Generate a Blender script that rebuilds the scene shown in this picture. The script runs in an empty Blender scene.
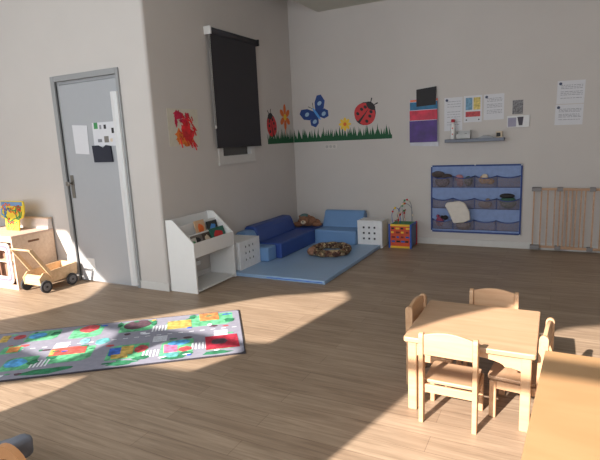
import bpy, bmesh, math, random
from mathutils import Vector, Matrix
random.seed(7)
C = bpy.context.scene.collection
PI = math.pi

# ---------------------------------------------------------------- camera
F_PX, YAW, PITCH, ROLL, H = 494.668, .482057735, .181864897, -.0475873777, 1.4
cam = bpy.data.cameras.new('camera'); camo = bpy.data.objects.new('camera', cam); C.objects.link(camo)
cam.sensor_width = 36; cam.lens = F_PX / 600 * 36; cam.clip_start = .02
fwd = Vector((-math.sin(YAW)*math.cos(PITCH), math.cos(YAW)*math.cos(PITCH), -math.sin(PITCH)))
rt = Vector((math.cos(YAW), math.sin(YAW), 0)); up = rt.cross(fwd)
r2 = math.cos(ROLL)*rt + math.sin(ROLL)*up; u2 = -math.sin(ROLL)*rt + math.cos(ROLL)*up
m = Matrix((( r2.x, u2.x, -fwd.x, 0), (r2.y, u2.y, -fwd.y, 0), (r2.z, u2.z, -fwd.z, H), (0, 0, 0, 1)))
camo.matrix_world = m
bpy.context.scene.camera = camo

# ---------------------------------------------------------------- light
SUN_AZ, SUN_TAN = math.radians(16.5), .56
w = bpy.data.worlds.new('sky'); bpy.context.scene.world = w; w.use_nodes = True
bg = w.node_tree.nodes['Background']; bg.inputs[0].default_value = (.78, .88, 1, 1); bg.inputs[1].default_value = 1.6
sl = bpy.data.lights.new('sun', 'SUN'); sl.energy = 11; sl.color = (1, .90, .80); sl.angle = math.radians(.6)
so = bpy.data.objects.new('sun', sl); C.objects.link(so); so.location = (0, -6, 6)
sd = Vector((math.sin(SUN_AZ), math.cos(SUN_AZ), -SUN_TAN))
so.rotation_euler = sd.to_track_quat('-Z', 'Y').to_euler()
def fill_light(x, z, wd, ht, e, y=-1.05, col=(.90, .95, 1)):  # added fill panels inside the rear wall, tilted up to brighten the walls
    l = bpy.data.lights.new('daylight_fill', 'AREA'); l.shape = 'RECTANGLE'; l.size = wd; l.size_y = ht; l.energy = e; l.color = col
    o = bpy.data.objects.new('daylight_fill', l); C.objects.link(o); o.location = (x, y, z); o.rotation_euler = (PI/2+.35, 0, 0)
fill_light(-.3, 1.9, 2.6, 1.7, 66)
fill_light(-3.6, 1.9, 1.8, 1.7, 46)
fill_light(-5.9, 1.3, 1.6, 1.5, 52)
vs = bpy.context.scene.view_settings
vs.view_transform = 'Standard'; vs.look = 'None'; vs.gamma = 1; vs.exposure = 0.27; vs.use_curve_mapping = False

# ---------------------------------------------------------------- materials
def lin(c):
    return tuple(((v/255)/12.92 if v/255 <= .04045 else ((v/255+.055)/1.055)**2.4) for v in c) + (1,)
MATS = {}
def mat(name, rgb, rough=.6, metal=0, noise=.06, scale=18, alpha=1, bump=0, spec=.5):
    if name in MATS: return MATS[name]
    M = bpy.data.materials.new(name); M.use_nodes = True; nt = M.node_tree; b = nt.nodes['Principled BSDF']
    c = lin(rgb)
    tc = nt.nodes.new('ShaderNodeTexCoord'); nz = nt.nodes.new('ShaderNodeTexNoise'); nz.inputs['Scale'].default_value = scale; nz.inputs['Detail'].default_value = 4
    nt.links.new(tc.outputs['Object'], nz.inputs['Vector'])
    rp = nt.nodes.new('ShaderNodeValToRGB'); rp.color_ramp.elements[0].position = .3; rp.color_ramp.elements[1].position = .7
    rp.color_ramp.elements[0].color = tuple(v*(1-noise) for v in c[:3]) + (1,)
    rp.color_ramp.elements[1].color = tuple(min(1, v*(1+noise)) for v in c[:3]) + (1,)
    nt.links.new(nz.outputs['Fac'], rp.inputs['Fac']); nt.links.new(rp.outputs['Color'], b.inputs['Base Color'])
    b.inputs['Roughness'].default_value = rough; b.inputs['Metallic'].default_value = metal
    b.inputs['Specular IOR Level'].default_value = spec; b.inputs['Alpha'].default_value = alpha
    if bump:
        bp = nt.nodes.new('ShaderNodeBump'); bp.inputs['Strength'].default_value = bump; bp.inputs['Distance'].default_value = .01
        nt.links.new(nz.outputs['Fac'], bp.inputs['Height']); nt.links.new(bp.outputs['Normal'], b.inputs['Normal'])
    MATS[name] = M; return M
def wood(name, a, b_, rough=.45, sc=(2, 22, 22), axis=0):
    M = bpy.data.materials.new(name); M.use_nodes = True; nt = M.node_tree; b = nt.nodes['Principled BSDF']
    tc = nt.nodes.new('ShaderNodeTexCoord'); mp = nt.nodes.new('ShaderNodeMapping'); mp.inputs['Scale'].default_value = sc
    nz = nt.nodes.new('ShaderNodeTexNoise'); nz.inputs['Scale'].default_value = 1.6; nz.inputs['Detail'].default_value = 6; nz.inputs['Distortion'].default_value = .6
    rp = nt.nodes.new('ShaderNodeValToRGB'); rp.color_ramp.elements[0].color = lin(a); rp.color_ramp.elements[1].color = lin(b_)
    rp.color_ramp.elements[0].position = .3; rp.color_ramp.elements[1].position = .7
    nt.links.new(tc.outputs['Object'], mp.inputs['Vector']); nt.links.new(mp.outputs['Vector'], nz.inputs['Vector'])
    nt.links.new(nz.outputs['Fac'], rp.inputs['Fac']); nt.links.new(rp.outputs['Color'], b.inputs['Base Color'])
    b.inputs['Roughness'].default_value = rough
    MATS[name] = M; return M
def floor_mat():
    M = bpy.data.materials.new('laminate_planks'); M.use_nodes = True; nt = M.node_tree; b = nt.nodes['Principled BSDF']; L = nt.links.new
    tc = nt.nodes.new('ShaderNodeTexCoord')
    br = nt.nodes.new('ShaderNodeTexBrick'); br.offset = .37; br.squash = 1
    br.inputs['Scale'].default_value = 1; br.inputs['Brick Width'].default_value = 1.28; br.inputs['Row Height'].default_value = .125
    br.inputs['Mortar Size'].default_value = .0018; br.inputs['Mortar Smooth'].default_value = .2; br.inputs['Bias'].default_value = 0
    br.inputs['Color1'].default_value = lin((170, 149, 128)); br.inputs['Color2'].default_value = lin((157, 136, 116)); br.inputs['Mortar'].default_value = lin((138, 116, 97))
    L(tc.outputs['Object'], br.inputs['Vector'])
    mp = nt.nodes.new('ShaderNodeMapping'); mp.inputs['Scale'].default_value = (1.6, 26, 1)
    nz = nt.nodes.new('ShaderNodeTexNoise'); nz.inputs['Scale'].default_value = 1.5; nz.inputs['Detail'].default_value = 8; nz.inputs['Roughness'].default_value = .65; nz.inputs['Distortion'].default_value = .8
    L(tc.outputs['Object'], mp.inputs['Vector']); L(mp.outputs['Vector'], nz.inputs['Vector'])
    rp = nt.nodes.new('ShaderNodeValToRGB'); rp.color_ramp.elements[0].position = .32; rp.color_ramp.elements[1].position = .68
    rp.color_ramp.elements[0].color = (.66, .63, .6, 1); rp.color_ramp.elements[1].color = (1.12, 1.12, 1.12, 1)
    L(nz.outputs['Fac'], rp.inputs['Fac'])
    mx = nt.nodes.new('ShaderNodeMix'); mx.data_type = 'RGBA'; mx.blend_type = 'MULTIPLY'; mx.inputs[0].default_value = 1
    L(br.outputs['Color'], mx.inputs[6]); L(rp.outputs['Color'], mx.inputs[7]); L(mx.outputs[2], b.inputs['Base Color'])
    b.inputs['Roughness'].default_value = .45; b.inputs['Specular IOR Level'].default_value = .4
    return M
FLOOR = floor_mat()
WALL = mat('wall_paint', (200, 194, 189), .9, noise=.015, scale=3)
CEIL = mat('ceiling_paint', (196, 196, 186), .9, noise=.01)
WHITE = mat('white_laminate', (225, 224, 222), .4, noise=.01)
SKIRT = mat('white_skirting', (205, 202, 198), .5, noise=.02)
BEECH = wood('beech', (190, 150, 114), (204, 167, 132))
BEECHD = wood('beech_tabletop', (184, 148, 116), (197, 163, 132), sc=(2, 14, 14))
PINE = wood('pine', (200, 166, 126), (220, 188, 150))
PLY = wood('birch_ply', (206, 180, 156), (220, 198, 176))
OAK = wood('honey_veneer', (172, 132, 92), (184, 146, 106), .4, (2, 5, 5))
GATEW = wood('gate_wood', (176, 138, 108), (196, 158, 126))
DOORP = mat('grey_door_paint', (166, 168, 172), .45, noise=.01)
FRAMEP = mat('grey_frame_paint', (150, 151, 152), .45, noise=.01)
GUARD = mat('white_plastic', (214, 214, 214), .4, noise=.01)
METAL = mat('brushed_steel', (130, 126, 120), .35, .8)
DARK = mat('black_plastic', (28, 28, 30), .5)
BLIND = mat('charcoal_blind', (52, 50, 55), .85, noise=.05, scale=60)
PAPER = mat('paper', (212, 212, 216), .7, noise=.015)
INK = mat('grey_ink', (138, 138, 146), .8)
LB = mat('light_blue_vinyl', (112, 150, 196), .45, noise=.03, scale=4)
MATB = mat('mat_blue_vinyl', (142, 170, 202), .4, noise=.03, scale=4)
DB = mat('royal_blue_vinyl', (48, 76, 146), .45, noise=.04, scale=4)
RED = mat('red', (196, 40, 44), .5); YEL = mat('yellow', (232, 190, 50), .5); GRN = mat('green', (60, 140, 80), .6)
DGRN = mat('dark_green', (26, 84, 52), .7); ORG = mat('orange', (228, 110, 40), .5); BLU = mat('blue', (40, 84, 170), .5)
BLACK = mat('sticker_black', (34, 30, 32), .6); GREY = mat('mid_grey', (120, 122, 128), .6); RUBBER = mat('grey_rubber', (52, 52, 55), .8)
SKY = mat('sky_blue', (80, 150, 220), .6); PUR = mat('purple', (66, 26, 116), .5, noise=.35, scale=9); PINK = mat('pink', (196, 26, 60), .5, noise=.3, scale=12); TEAL = mat('teal', (10, 96, 136), .5, noise=.3, scale=12)
CREAM = mat('cream', (214, 196, 170), .8, noise=.05)

# ---------------------------------------------------------------- mesh helpers
def obj(name, bm, m, parent=None, smooth=False):
    me = bpy.data.meshes.new(name); bmesh.ops.recalc_face_normals(bm, faces=bm.faces[:]); bm.to_mesh(me); bm.free()
    for mm in (m if isinstance(m, (list, tuple)) else [m]): me.materials.append(mm)
    if smooth:
        for p in me.polygons: p.use_smooth = True
    o = bpy.data.objects.new(name, me); C.objects.link(o)
    if parent: o.parent = parent
    return o
def thing(name, label, cat, loc=(0, 0, 0), rz=0, group=None):
    o = bpy.data.objects.new(name, None); C.objects.link(o); o.empty_display_size = .05
    o.location = loc; o.rotation_euler = (0, 0, rz); o['label'] = label; o['category'] = cat
    if group: o['group'] = group
    return o
def tag(o, label, cat, group=None):
    o['label'] = label; o['category'] = cat
    if group: o['group'] = group
    return o
def struct(name, bm, m, parent=None):
    o = obj(name, bm, m, parent)
    if not parent: o['kind'] = 'structure'
    return o
def B(): return bmesh.new()
def box(bm, x0, x1, y0, y1, z0, z1, bev=0, mi=0, seg=2, M=None):
    t = B()
    vs_ = [t.verts.new((x, y, z)) for x in (x0, x1) for y in (y0, y1) for z in (z0, z1)]
    for f in ((0, 1, 3, 2), (4, 6, 7, 5), (0, 4, 5, 1), (2, 3, 7, 6), (0, 2, 6, 4), (1, 5, 7, 3)): t.faces.new([vs_[i] for i in f])
    bmesh.ops.recalc_face_normals(t, faces=t.faces[:])
    if bev: bmesh.ops.bevel(t, geom=t.edges[:], offset=bev, segments=seg, affect='EDGES', profile=.5)
    merge(bm, t, mi, M); return bm
def merge(bm, t, mi=0, M=None):
    if M is not None: bmesh.ops.transform(t, matrix=M, verts=t.verts[:])
    mp = {v: bm.verts.new(v.co) for v in t.verts}
    for f in t.faces:
        try:
            g = bm.faces.new([mp[v] for v in f.verts]); g.material_index = mi; g.smooth = f.smooth
        except ValueError: pass
    t.free()
def prism(bm, pts, plane, a, b, mi=0, bev=0, M=None):
    """extrude a 2-D polygon: plane 'XZ' along y, 'YZ' along x, 'XY' along z, between a and b"""
    def P(p, d):
        if plane == 'XZ': return (p[0], d, p[1])
        if plane == 'YZ': return (d, p[0], p[1])
        return (p[0], p[1], d)
    t = B(); A = [t.verts.new(P(p, a)) for p in pts]; D = [t.verts.new(P(p, b)) for p in pts]
    t.faces.new(A); t.faces.new(D[::-1]); n = len(pts)
    for i in range(n): t.faces.new((A[i], D[i], D[(i+1) % n], A[(i+1) % n]))
    bmesh.ops.recalc_face_normals(t, faces=t.faces[:])
    if bev: bmesh.ops.bevel(t, geom=[e for e in t.edges if e.calc_face_angle(0) > .5], offset=bev, segments=2, affect='EDGES', profile=.5)
    merge(bm, t, mi, M); return bm
def tube(bm, pts, r, n=10, mi=0, closed=False):
    pts = [Vector(p) for p in pts]; rr = r if isinstance(r, (list, tuple)) else [r]*len(pts)
    rings = []; prev = None; N = len(pts)
    for i, p in enumerate(pts):
        if closed: d = pts[(i+1) % N] - pts[i-1]
        else: d = (pts[min(i+1, N-1)] - pts[max(i-1, 0)])
        d.normalize()
        if prev is None:
            a = Vector((0, 0, 1)) if abs(d.z) < .9 else Vector((1, 0, 0)); prev = a
        s = (prev - d*prev.dot(d)).normalized(); prev = s; t_ = d.cross(s)
        rings.append([bm.verts.new(p + rr[i]*(math.cos(2*PI*k/n)*s + math.sin(2*PI*k/n)*t_)) for k in range(n)])
    R_ = range(N) if closed else range(N-1)
    for i in R_:
        a, b = rings[i], rings[(i+1) % N]
        for k in range(n):
            f = bm.faces.new((a[k], a[(k+1) % n], b[(k+1) % n], b[k])); f.material_index = mi; f.smooth = True
    if not closed:
        for rg in (rings[0][::-1], rings[-1]): f = bm.faces.new(rg); f.material_index = mi
    return bm
def ell(bm, c, r, mi=0, M=None, n=14):
    t = B(); bmesh.ops.create_uvsphere(t, u_segments=n, v_segments=n//2+2, radius=1)
    bmesh.ops.transform(t, matrix=Matrix.Translation(c) @ (M or Matrix()) @ Matrix.Diagonal((r[0], r[1], r[2], 1)), verts=t.verts[:])
    for f in t.faces: f.smooth = True
    merge(bm, t, mi); return bm
def rotz(a): return Matrix.Rotation(a, 4, 'Z')
def arc(cx, cy, rx, ry, a0, a1, n=10): return [(cx+rx*math.cos(a0+(a1-a0)*i/n), cy+ry*math.sin(a0+(a1-a0)*i/n)) for i in range(n+1)]
def disc(cx, cy, rx, ry=None, n=18): return [(cx+rx*math.cos(2*PI*i/n), cy+(ry or rx)*math.sin(2*PI*i/n)) for i in range(n)]
def rrect(x0, x1, y0, y1, r, n=4):
    return (arc(x1-r, y0+r, r, r, -PI/2, 0, n) + arc(x1-r, y1-r, r, r, 0, PI/2, n) + arc(x0+r, y1-r, r, r, PI/2, PI, n) + arc(x0+r, y0+r, r, r, PI, 1.5*PI, n))

XL, YB, YD, YW = -3.31, 6.27, 3.516, -1.2
XA, XR, ZC = -7.2, 3.2, 3.45      # far left wall, right wall, ceiling
# ---------------------------------------------------------------- the room
struct('floor', box(B(), XA-.2, XR+.2, YW-.2, YB+.2, -.1, 0), FLOOR)
struct('wall_back', box(B(), XL-.2, XR+.2, YB, YB+.15, 0, ZC), WALL)
bm = B()   # wall with the blind window: left wall with a window opening
yw0, yw1, zw0, zw1 = 4.52, 5.17, 1.215, 2.45
box(bm, XL-.25, XL, YD+.0305, yw0, 0, ZC); box(bm, XL-.25, XL, yw1, YB, 0, ZC)
box(bm, XL-.25, XL, yw0, yw1, 0, zw0); box(bm, XL-.25, XL, yw0, yw1, zw1, ZC)
struct('wall_left', bm, WALL)
bm = B()   # wall with the door
dx0, dx1, dz = -4.56, -3.70, 2.08
box(bm, XA, dx0, YD, YD+.2, 0, ZC); box(bm, dx1, XL-.25, YD, YD+.2, 0, ZC); box(bm, dx0, dx1, YD, YD+.2, dz, ZC)
# softly rounded outer corner
prism(bm, [(XL-.25, YD), (XL-.03, YD)] + arc(XL-.03, YD+.03, .03, .03, -PI/2, 0, 5) + [(XL-.25, YD+.03)], 'XY', 0, ZC)
struct('wall_front_left', bm, WALL)
struct('wall_far_left', box(B(), XA-.15, XA, YW, YD+.2, 0, ZC), WALL)
struct('wall_right', box(B(), XR, XR+.15, YW, YB, 0, ZC), WALL)
struct('ceiling', box(B(), XA-.2, XR+.2, YW-.2, YB+.2, ZC, ZC+.1), CEIL)
struct('ceiling_dropped_panel', box(B(), -2.865, XR, 3.6, YB-.001, 3.02, 3.10), CEIL)
# unseen wall behind the camera; openings made up to shape the sun patches
def sun_cut_wall():
    holes = [
     [(-1.69, 1.25), (-1.735, 1.83), (-1.765, 2.20), (-1.765, 2.275), (1.9, 2.275), (1.9, 1.25)],
     [(-1.765, 2.335), (-1.72, 2.5), (-1.63, 2.66), (-1.50, 2.80), (-1.33, 2.93), (-1.12, 3.02), (-1.0, 2.90), (-.95, 2.62), (1.9, 2.62), (1.9, 2.335)],
     [(-4.417, 1.904), (-4.436, 2.016), (-4.377, 2.142), (-4.247, 2.203), (-4.064, 2.204), (-3.892, 2.087), (-3.852, 1.988), (-3.856, 1.886), (-4.065, 1.887)],
     [(-4.359, 2.282), (-4.204, 2.383), (-4.009, 2.582), (-3.739, 2.869), (-3.252, 3.078), (-3.073, 2.96), (-3.024, 2.776), (-2.962, 2.53), (-2.923, 2.331), (-3.086, 2.302), (-3.459, 2.312), (-3.813, 2.294), (-4.081, 2.273)],
     [(-3.516, 1.922), (-3.546, 2.055), (-3.559, 2.171), (-3.237, 2.239), (-3.027, 2.256), (-2.952, 2.196), (-3.001, 2.007), (-3.293, 1.98)],
     [(-3.843, 1.662), (-3.626, 1.784), (-3.50, 1.84), (-3.46, 1.717), (-3.451, 1.541), (-3.507, 1.504), (-3.935, 1.628)],
     [(-7.0, 2.1), (-7.0, 3.3), (-6.1, 3.3), (-5.75, 2.92), (-5.60, 2.80), (-5.16, 2.47), (-5.15, 2.24), (-5.23, 2.08)],
    ]
    cu = bpy.data.curves.new('sun_cut_outline', 'CURVE'); cu.dimensions = '2D'; cu.fill_mode = 'BOTH'; cu.extrude = .01
    for pts in [[(XA, 0), (XR, 0), (XR, ZC), (XA, ZC)]] + holes:
        s = cu.splines.new('POLY'); s.points.add(len(pts)-1); s.use_cyclic_u = True
        for p, q in zip(s.points, pts): p.co = (q[0], q[1], 0, 1)
    t = bpy.data.objects.new('tmp', cu); C.objects.link(t)
    me = bpy.data.meshes.new_from_object(t.evaluated_get(bpy.context.evaluated_depsgraph_get()))
    bpy.data.objects.remove(t); bpy.data.curves.remove(cu)
    me.materials.clear(); me.materials.append(WALL)
    me.transform(Matrix.Translation((0, YW-.01, 0)) @ Matrix.Rotation(PI/2, 4, 'X'))
    o = bpy.data.objects.new('wall_behind', me); C.objects.link(o); o['kind'] = 'structure'
sun_cut_wall()
def skirt(name, *boxes):
    bm = B()
    for b_ in boxes: box(bm, *b_, bev=.004)
    struct(name, bm, SKIRT)
skirt('baseboard_back', (XL+.001, XR, YB-.014, YB-.001, 0, .08))
skirt('baseboard_left', (XL+.001, XL+.014, YD+.02, YB-.015, 0, .08))
skirt('baseboard_front_left', (XA, dx0-.06, YD-.014, YD-.001, 0, .08), (dx1+.01, XL+.014, YD-.014, YD-.001, 0, .08))
# window and its white frame behind the blind
bm = B()
box(bm, XL-.06, XL+.012, yw0-.04, yw0+.04, zw0-.04, zw1); box(bm, XL-.06, XL+.012, yw1-.04, yw1+.04, zw0-.04, zw1)
box(bm, XL-.06, XL+.012, yw0+.04, yw1-.04, zw0-.04, zw0+.035); box(bm, XL-.06, XL+.012, yw0+.04, yw1-.04, zw1-.04, zw1)
box(bm, XL-.06, XL+.02, yw0-.05, yw1+.05, zw0-.06, zw0-.035, .003)
wf = struct('window_1', bm, SKIRT)
obj('window_pane', box(B(), XL-.05, XL-.044, yw0+.04, yw1-.04, zw0+.03, zw1-.04), mat('dark_glass', (74, 72, 70), .15), wf)  # opaque pane in plain dark grey

# door
bm = B()
fw = .055
box(bm, dx0-fw, dx0, YD-.02, YD+.12, 0, dz+fw, .004); box(bm, dx1, dx1+.035, YD-.02, YD+.12, 0, dz+fw, .004); box(bm, dx0, dx1, YD-.02, YD+.12, dz, dz+fw, .004)
box(bm, dx0, dx0+.035, YD+.01, YD+.10, 0, dz, .003); box(bm, dx0+.035, dx1-.001, YD+.01, YD+.10, dz-.03, dz, .003)
dr = struct('door_1', bm, FRAMEP)
obj('door_leaf', box(B(), dx0+.043, dx1-.004, YD-.006, YD+.035, .012, dz-.036, .004), DOORP, dr)
obj('finger_guard', prism(B(), [(dx1-.075, YD-.01), (dx1-.06, YD-.045), (dx1-.02, YD-.05), (dx1+.01, YD-.035), (dx1+.015, YD-.022), (dx1, YD-.01)], 'XY', .03, 1.92), GUARD, dr)
bm = B(); box(bm, dx0+.055, dx0+.10, YD-.014, YD-.006, .90, 1.14, .003)
h_ = obj('lock_plate', bm, METAL, dr)
bm = B(); tube(bm, [(dx0+.075, YD-.012, 1.06), (dx0+.075, YD-.05, 1.06)], .009); box(bm, dx0+.03, dx0+.085, YD-.06, YD-.045, 1.03, 1.075, .005)
obj('door_handle', bm, METAL, h_)
obj('door_sun_patch', box(B(), -4.42, -4.30, YD-.009, YD-.006, .12, .26, .001), GUARD, dr)  # thin white box standing in for a patch of sunlight on the door

# ---------------------------------------------------------------- pinned to the door
y0 = YD-.008
bm = prism(B(), [(-4.375, 1.36), (-4.175, 1.345), (-4.165, 1.63), (-4.38, 1.645)], 'XZ', y0-.003, y0)
t = obj('paper_sheet', bm, PAPER); tag(t, 'blank white paper sheet taped to the grey door', 'paper')
t = thing('photo_board', 'white paper board with small photos taped to the grey door', 'notice board', (-3.93, y0, 1.54))
obj('sheet', box(B(), -.16, .155, -.004, 0, -.12, .11), PAPER, t)
for (x, z, a, b, c) in ((-.135, .05, .05, .06, GRN), (-.06, .045, .025, .04, INK), (0, .045, .03, .04, BLACK), (.10, 0, .03, .05, BLACK), (-.1, -.08, .055, .03, GREY), (-.01, -.085, .06, .06, METAL), (.07, -.08, .03, .03, CREAM)):
    obj('photo', box(B(), x, x+a, -.006, -.004, z, z+b), c, t)
t = obj('paper_pocket', prism(B(), [(-4.10, 1.265), (-3.85, 1.265), (-3.86, 1.42), (-3.92, 1.43), (-3.97, 1.40), (-4.03, 1.43), (-4.11, 1.43)], 'XZ', y0-.02, y0), mat('navy_felt', (42, 44, 56), .9))
tag(t, 'dark navy wall pocket hanging below the photo board on the door', 'wall pocket')

# ---------------------------------------------------------------- left wall: painting, blind, stickers
bm = B(); box(bm, XL+.0005, XL+.004, 3.715, 4.17, 1.385, 1.745); 
pt = thing('painting', 'child painting of red and orange splashes on white paper', 'painting')
obj('sheet', bm, mat('cream_paper', (204, 198, 182), .8), pt)
def blob(cx, cz, rx, rz, seed, n=26, j=.35):
    rnd = random.Random(seed); return [(cx+rx*math.cos(2*PI*i/n)*(1+rnd.uniform(-j, j)), cz+rz*math.sin(2*PI*i/n)*(1+rnd.uniform(-j, j))) for i in range(n)]
k = 0
for col, L_ in ((mat('paint_orange', (222, 122, 50), .8, noise=.3), [(3.88, 1.47, .075, .075), (3.97, 1.44, .08, .05), (4.03, 1.44, .05, .03)]),
                (mat('paint_red', (206, 48, 54), .8, noise=.35), [(3.97, 1.53, .06, .085), (4.03, 1.49, .055, .07), (3.99, 1.60, .04, .05)]),
                (mat('paint_crimson', (188, 34, 70), .8, noise=.3), [(3.87, 1.685, .07, .04), (3.83, 1.63, .02, .05), (4.0, 1.68, .035, .03), (3.93, 1.63, .05, .02)])):
    bm = B()
    for (a, b, c, d) in L_:
        k += 1; prism(bm, blob(a, b, c, d, k), 'YZ', XL+.004, XL+.005+.0004*k)
    obj('paint_splash', bm, col, pt)
bm = B(); rnd = random.Random(3)
for i in range(34):
    a = (3.95+rnd.uniform(-.10, .14), 1.70-rnd.uniform(0, .27)); b = (a[0]+rnd.uniform(.01, .07), a[1]-rnd.uniform(.03, .1))
    prism(bm, [a, (a[0]+.008, a[1]), (b[0]+.006, b[1]), b], 'YZ', XL+.004, XL+.0095+i*.0002)
obj('paint_streaks', bm, MATS['paint_red'], pt)

bl = thing('roller_blind', 'charcoal roller blind hanging over the narrow window', 'blind', (XL, 4.865, 2.545))
obj('fabric', box(B(), .046, .049, -.455, .445, -1.19, 0), BLIND, bl)
obj('bottom_bar', box(B(), .040, .055, -.455, .445, -1.205, -1.19, .003), BLIND, bl)
bm = B(); tube(bm, [(.045, -.455, .01), (.045, .465, .01)], .033, 16); obj('roll_tube', bm, BLIND, bl)
obj('bracket', box(B(), .001, .085, -.485, -.457, -.035, .045, .006), WHITE, bl)
obj('bracket', box(B(), .001, .085, .467, .48, -.03, .045, .006), DARK, bl)
bm = B(); tube(bm, [(.07, -.475, -.02), (.068, -.477, -.5), (.07, -.475, -.98)], .003, 6); tube(bm, [(.055, -.475, -.02), (.05, -.475, -.5), (.05, -.475, -.98)], .003, 6); ell(bm, (.06, -.475, -.98), (.014, .012, .02))
obj('pull_chain', bm, mat('chain_white', (170, 165, 160), .5), bl)

# flat vinyl stickers: (u, v) on the wall; the left wall maps u to y
def sticker(bm, pts, wall, lay, mi=0):
    a = .0006 + lay*.0008
    if wall == 'back': prism(bm, pts, 'XZ', YB-a-.0008, YB-.0004 if lay == 0 else YB-a, mi)
    else: prism(bm, pts, 'YZ', XL+.0004 if lay == 0 else XL+a, XL+a+.0008, mi)
def rp(pts, cx, cy, a): return [(cx+x*math.cos(a)-y*math.sin(a), cy+x*math.sin(a)+y*math.cos(a)) for x, y in pts]
def grass(u0, u1, wall, lab):
    bm = B(); rnd = random.Random(int(u0*100)); z0 = 1.352
    sticker(bm, [(u0, z0), (u1, z0), (u1, z0+.05), (u0, z0+.05)], wall, 0)
    u = u0+.01; i = 0
    while u < u1-.005:
        hgt = rnd.uniform(.12, .20); ln = rnd.uniform(-.03, .015); w_ = rnd.uniform(.015, .022)
        sticker(bm, [(max(u0, u-w_), z0+.04), (min(u1, u+w_), z0+.04), (u+w_*.4+ln*.5, z0+hgt*.65), (u+ln, z0+hgt)], wall, .2+.05*(i % 5)); u += rnd.uniform(.02, .034); i += 1
    t = obj('grass_sticker', bm, DGRN); tag(t, lab, 'wall sticker')
grass(XL+.004, -1.888, 'back', 'long strip of dark green grass sticker across the back wall')
grass(5.555, YB-.004, 'left', 'short strip of green grass sticker beside the blind on the left wall')
def ladybird(cx, cz, rx, rz, ang, wall, lab):
    t = thing('ladybird_sticker', lab, 'wall sticker')
    def add(name, pts, lay, m_):
        bm = B(); sticker(bm, rp(pts, cx, cz, ang), wall, lay); return obj(name, bm, m_, t)
    add('body', disc(0, -.1*rz, rx, rz), 0, BLACK)
    add('wing', [(0, .55*rz)] + arc(0, -.15*rz, rx*1.04, rz*.9, PI*.62, PI*1.38, 12) + [(-.12*rx, -rz)], 1, RED)
    add('wing', [(0, .55*rz)] + [(-x, y) for x, y in arc(0, -.15*rz, rx*1.04, rz*.9, PI*.62, PI*1.38, 12) + [(-.12*rx, -rz)]], 1, RED)
    add('head', disc(0, .72*rz, rx*.5, rz*.28), 1.5, BLACK)
    for (x, y) in ((-.55, -.5), (-.5, 0), (-.35, .35), (.55, -.5), (.5, 0), (.35, .35)):
        add('spot', disc(x*rx, y*rz, rx*.17, rz*.13, 10), 2.5, BLACK)
    for s in (-1, 1):
        add('antenna', [(s*.12*rx, .9*rz), (s*.2*rx, .9*rz), (s*.42*rx, 1.28*rz), (s*.3*rx, 1.3*rz)], 1, BLACK)
ladybird(-2.235, 1.695, .145, .15, -.7, 'back', 'large red ladybird sticker at right above the grass on the back wall')
ladybird(5.67, 1.60, .12, .15, .25, 'left', 'red ladybird sticker on the left wall next to the blind')
def flower(cx, cz, r, wall, m1, m2, lab, leaf=True, n=6, stretch=1):
    t = thing('flower_sticker', lab, 'wall sticker')
    if leaf:
        bm = B(); sticker(bm, [(cx-.008, cz-r*1.9), (cx+.008, cz-r*1.9), (cx+.008, cz), (cx-.008, cz)], wall, 0); obj('stem', bm, m1, t)
    for i in range(n):
        a = 2*PI*i/n+PI/2; bm = B(); sticker(bm, rp(disc(r*.62, 0, r*.42, r*.24, 12), cx, cz, a) if stretch == 1 else [(cx+(x-cx), cz+(y-cz)*stretch) for x, y in rp(disc(r*.62, 0, r*.42, r*.24, 12), cx, cz, a)], wall, .5+.1*i); obj('petal', bm, m1, t)
    bm = B(); sticker(bm, disc(cx, cz, r*.28, r*.28, 14), wall, 2); obj('centre', bm, m2, t)
flower(6.04, 1.70, .145, 'left', mat('petal_orange', (220, 110, 46), .6), YEL, 'tall orange flower sticker on the left wall beside the corner', True, 6, 1.15)
flower(-2.53, 1.565, .085, 'back', YEL, ORG, 'yellow flower sticker with orange centre in the grass on the back wall', False, 8)
t = thing('butterfly_sticker', 'blue butterfly sticker above the grass on the back wall', 'wall sticker')
cx, cz, an = -2.94, 1.725, .62
for s in (-1, 1):
    for nm, pts in (('wing', [(0, .03), (s*.07, .14), (s*.15, .19), (s*.205, .16), (s*.20, .06), (s*.13, -.005), (0, -.02)]), ('wing', [(0, 0), (s*.13, -.01), (s*.16, -.07), (s*.12, -.135), (s*.05, -.12), (0, -.04)])):
        bm = B(); sticker(bm, rp(pts, cx, cz, an), 'back', 0); wg = obj(nm, bm, mat('butterfly_blue', (34, 66, 130), .6), t)
        q = sum(p[0] for p in pts)/len(pts), sum(p[1] for p in pts)/len(pts)
        bm = B(); sticker(bm, rp(disc(q[0]*1.1, q[1]*1.05, .034, .026, 12), cx, cz, an), 'back', 1.2); obj('wing_spot', bm, mat('pale_blue', (150, 180, 206), .6), wg)
bm = B(); sticker(bm, rp(disc(0, 0, .017, .10, 14), cx, cz, an), 'back', 2); obj('body', bm, SKY, t)
for s in (-1, 1):
    bm = B(); sticker(bm, rp([(s*.003, .09), (s*.009, .09), (s*.045, .155), (s*.037, .157)], cx, cz, an), 'back', .5); obj('antenna', bm, BLACK, t)
# sockets under the grass
t = thing('wall_socket', 'white double wall socket just below the grass sticker', 'socket', (-2.745, YB-.001, 1.278))
obj('plate', box(B(), -.09, .09, -.008, 0, -.032, .032, .003), mat('socket_white', (206, 200, 194), .5), t)
for x in (-.055, 0, .055): obj('socket_well', prism(B(), disc(x, 0, .02), 'XZ', -.0095, -.007), mat('socket_grey', (176, 172, 168), .5), t)

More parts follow.
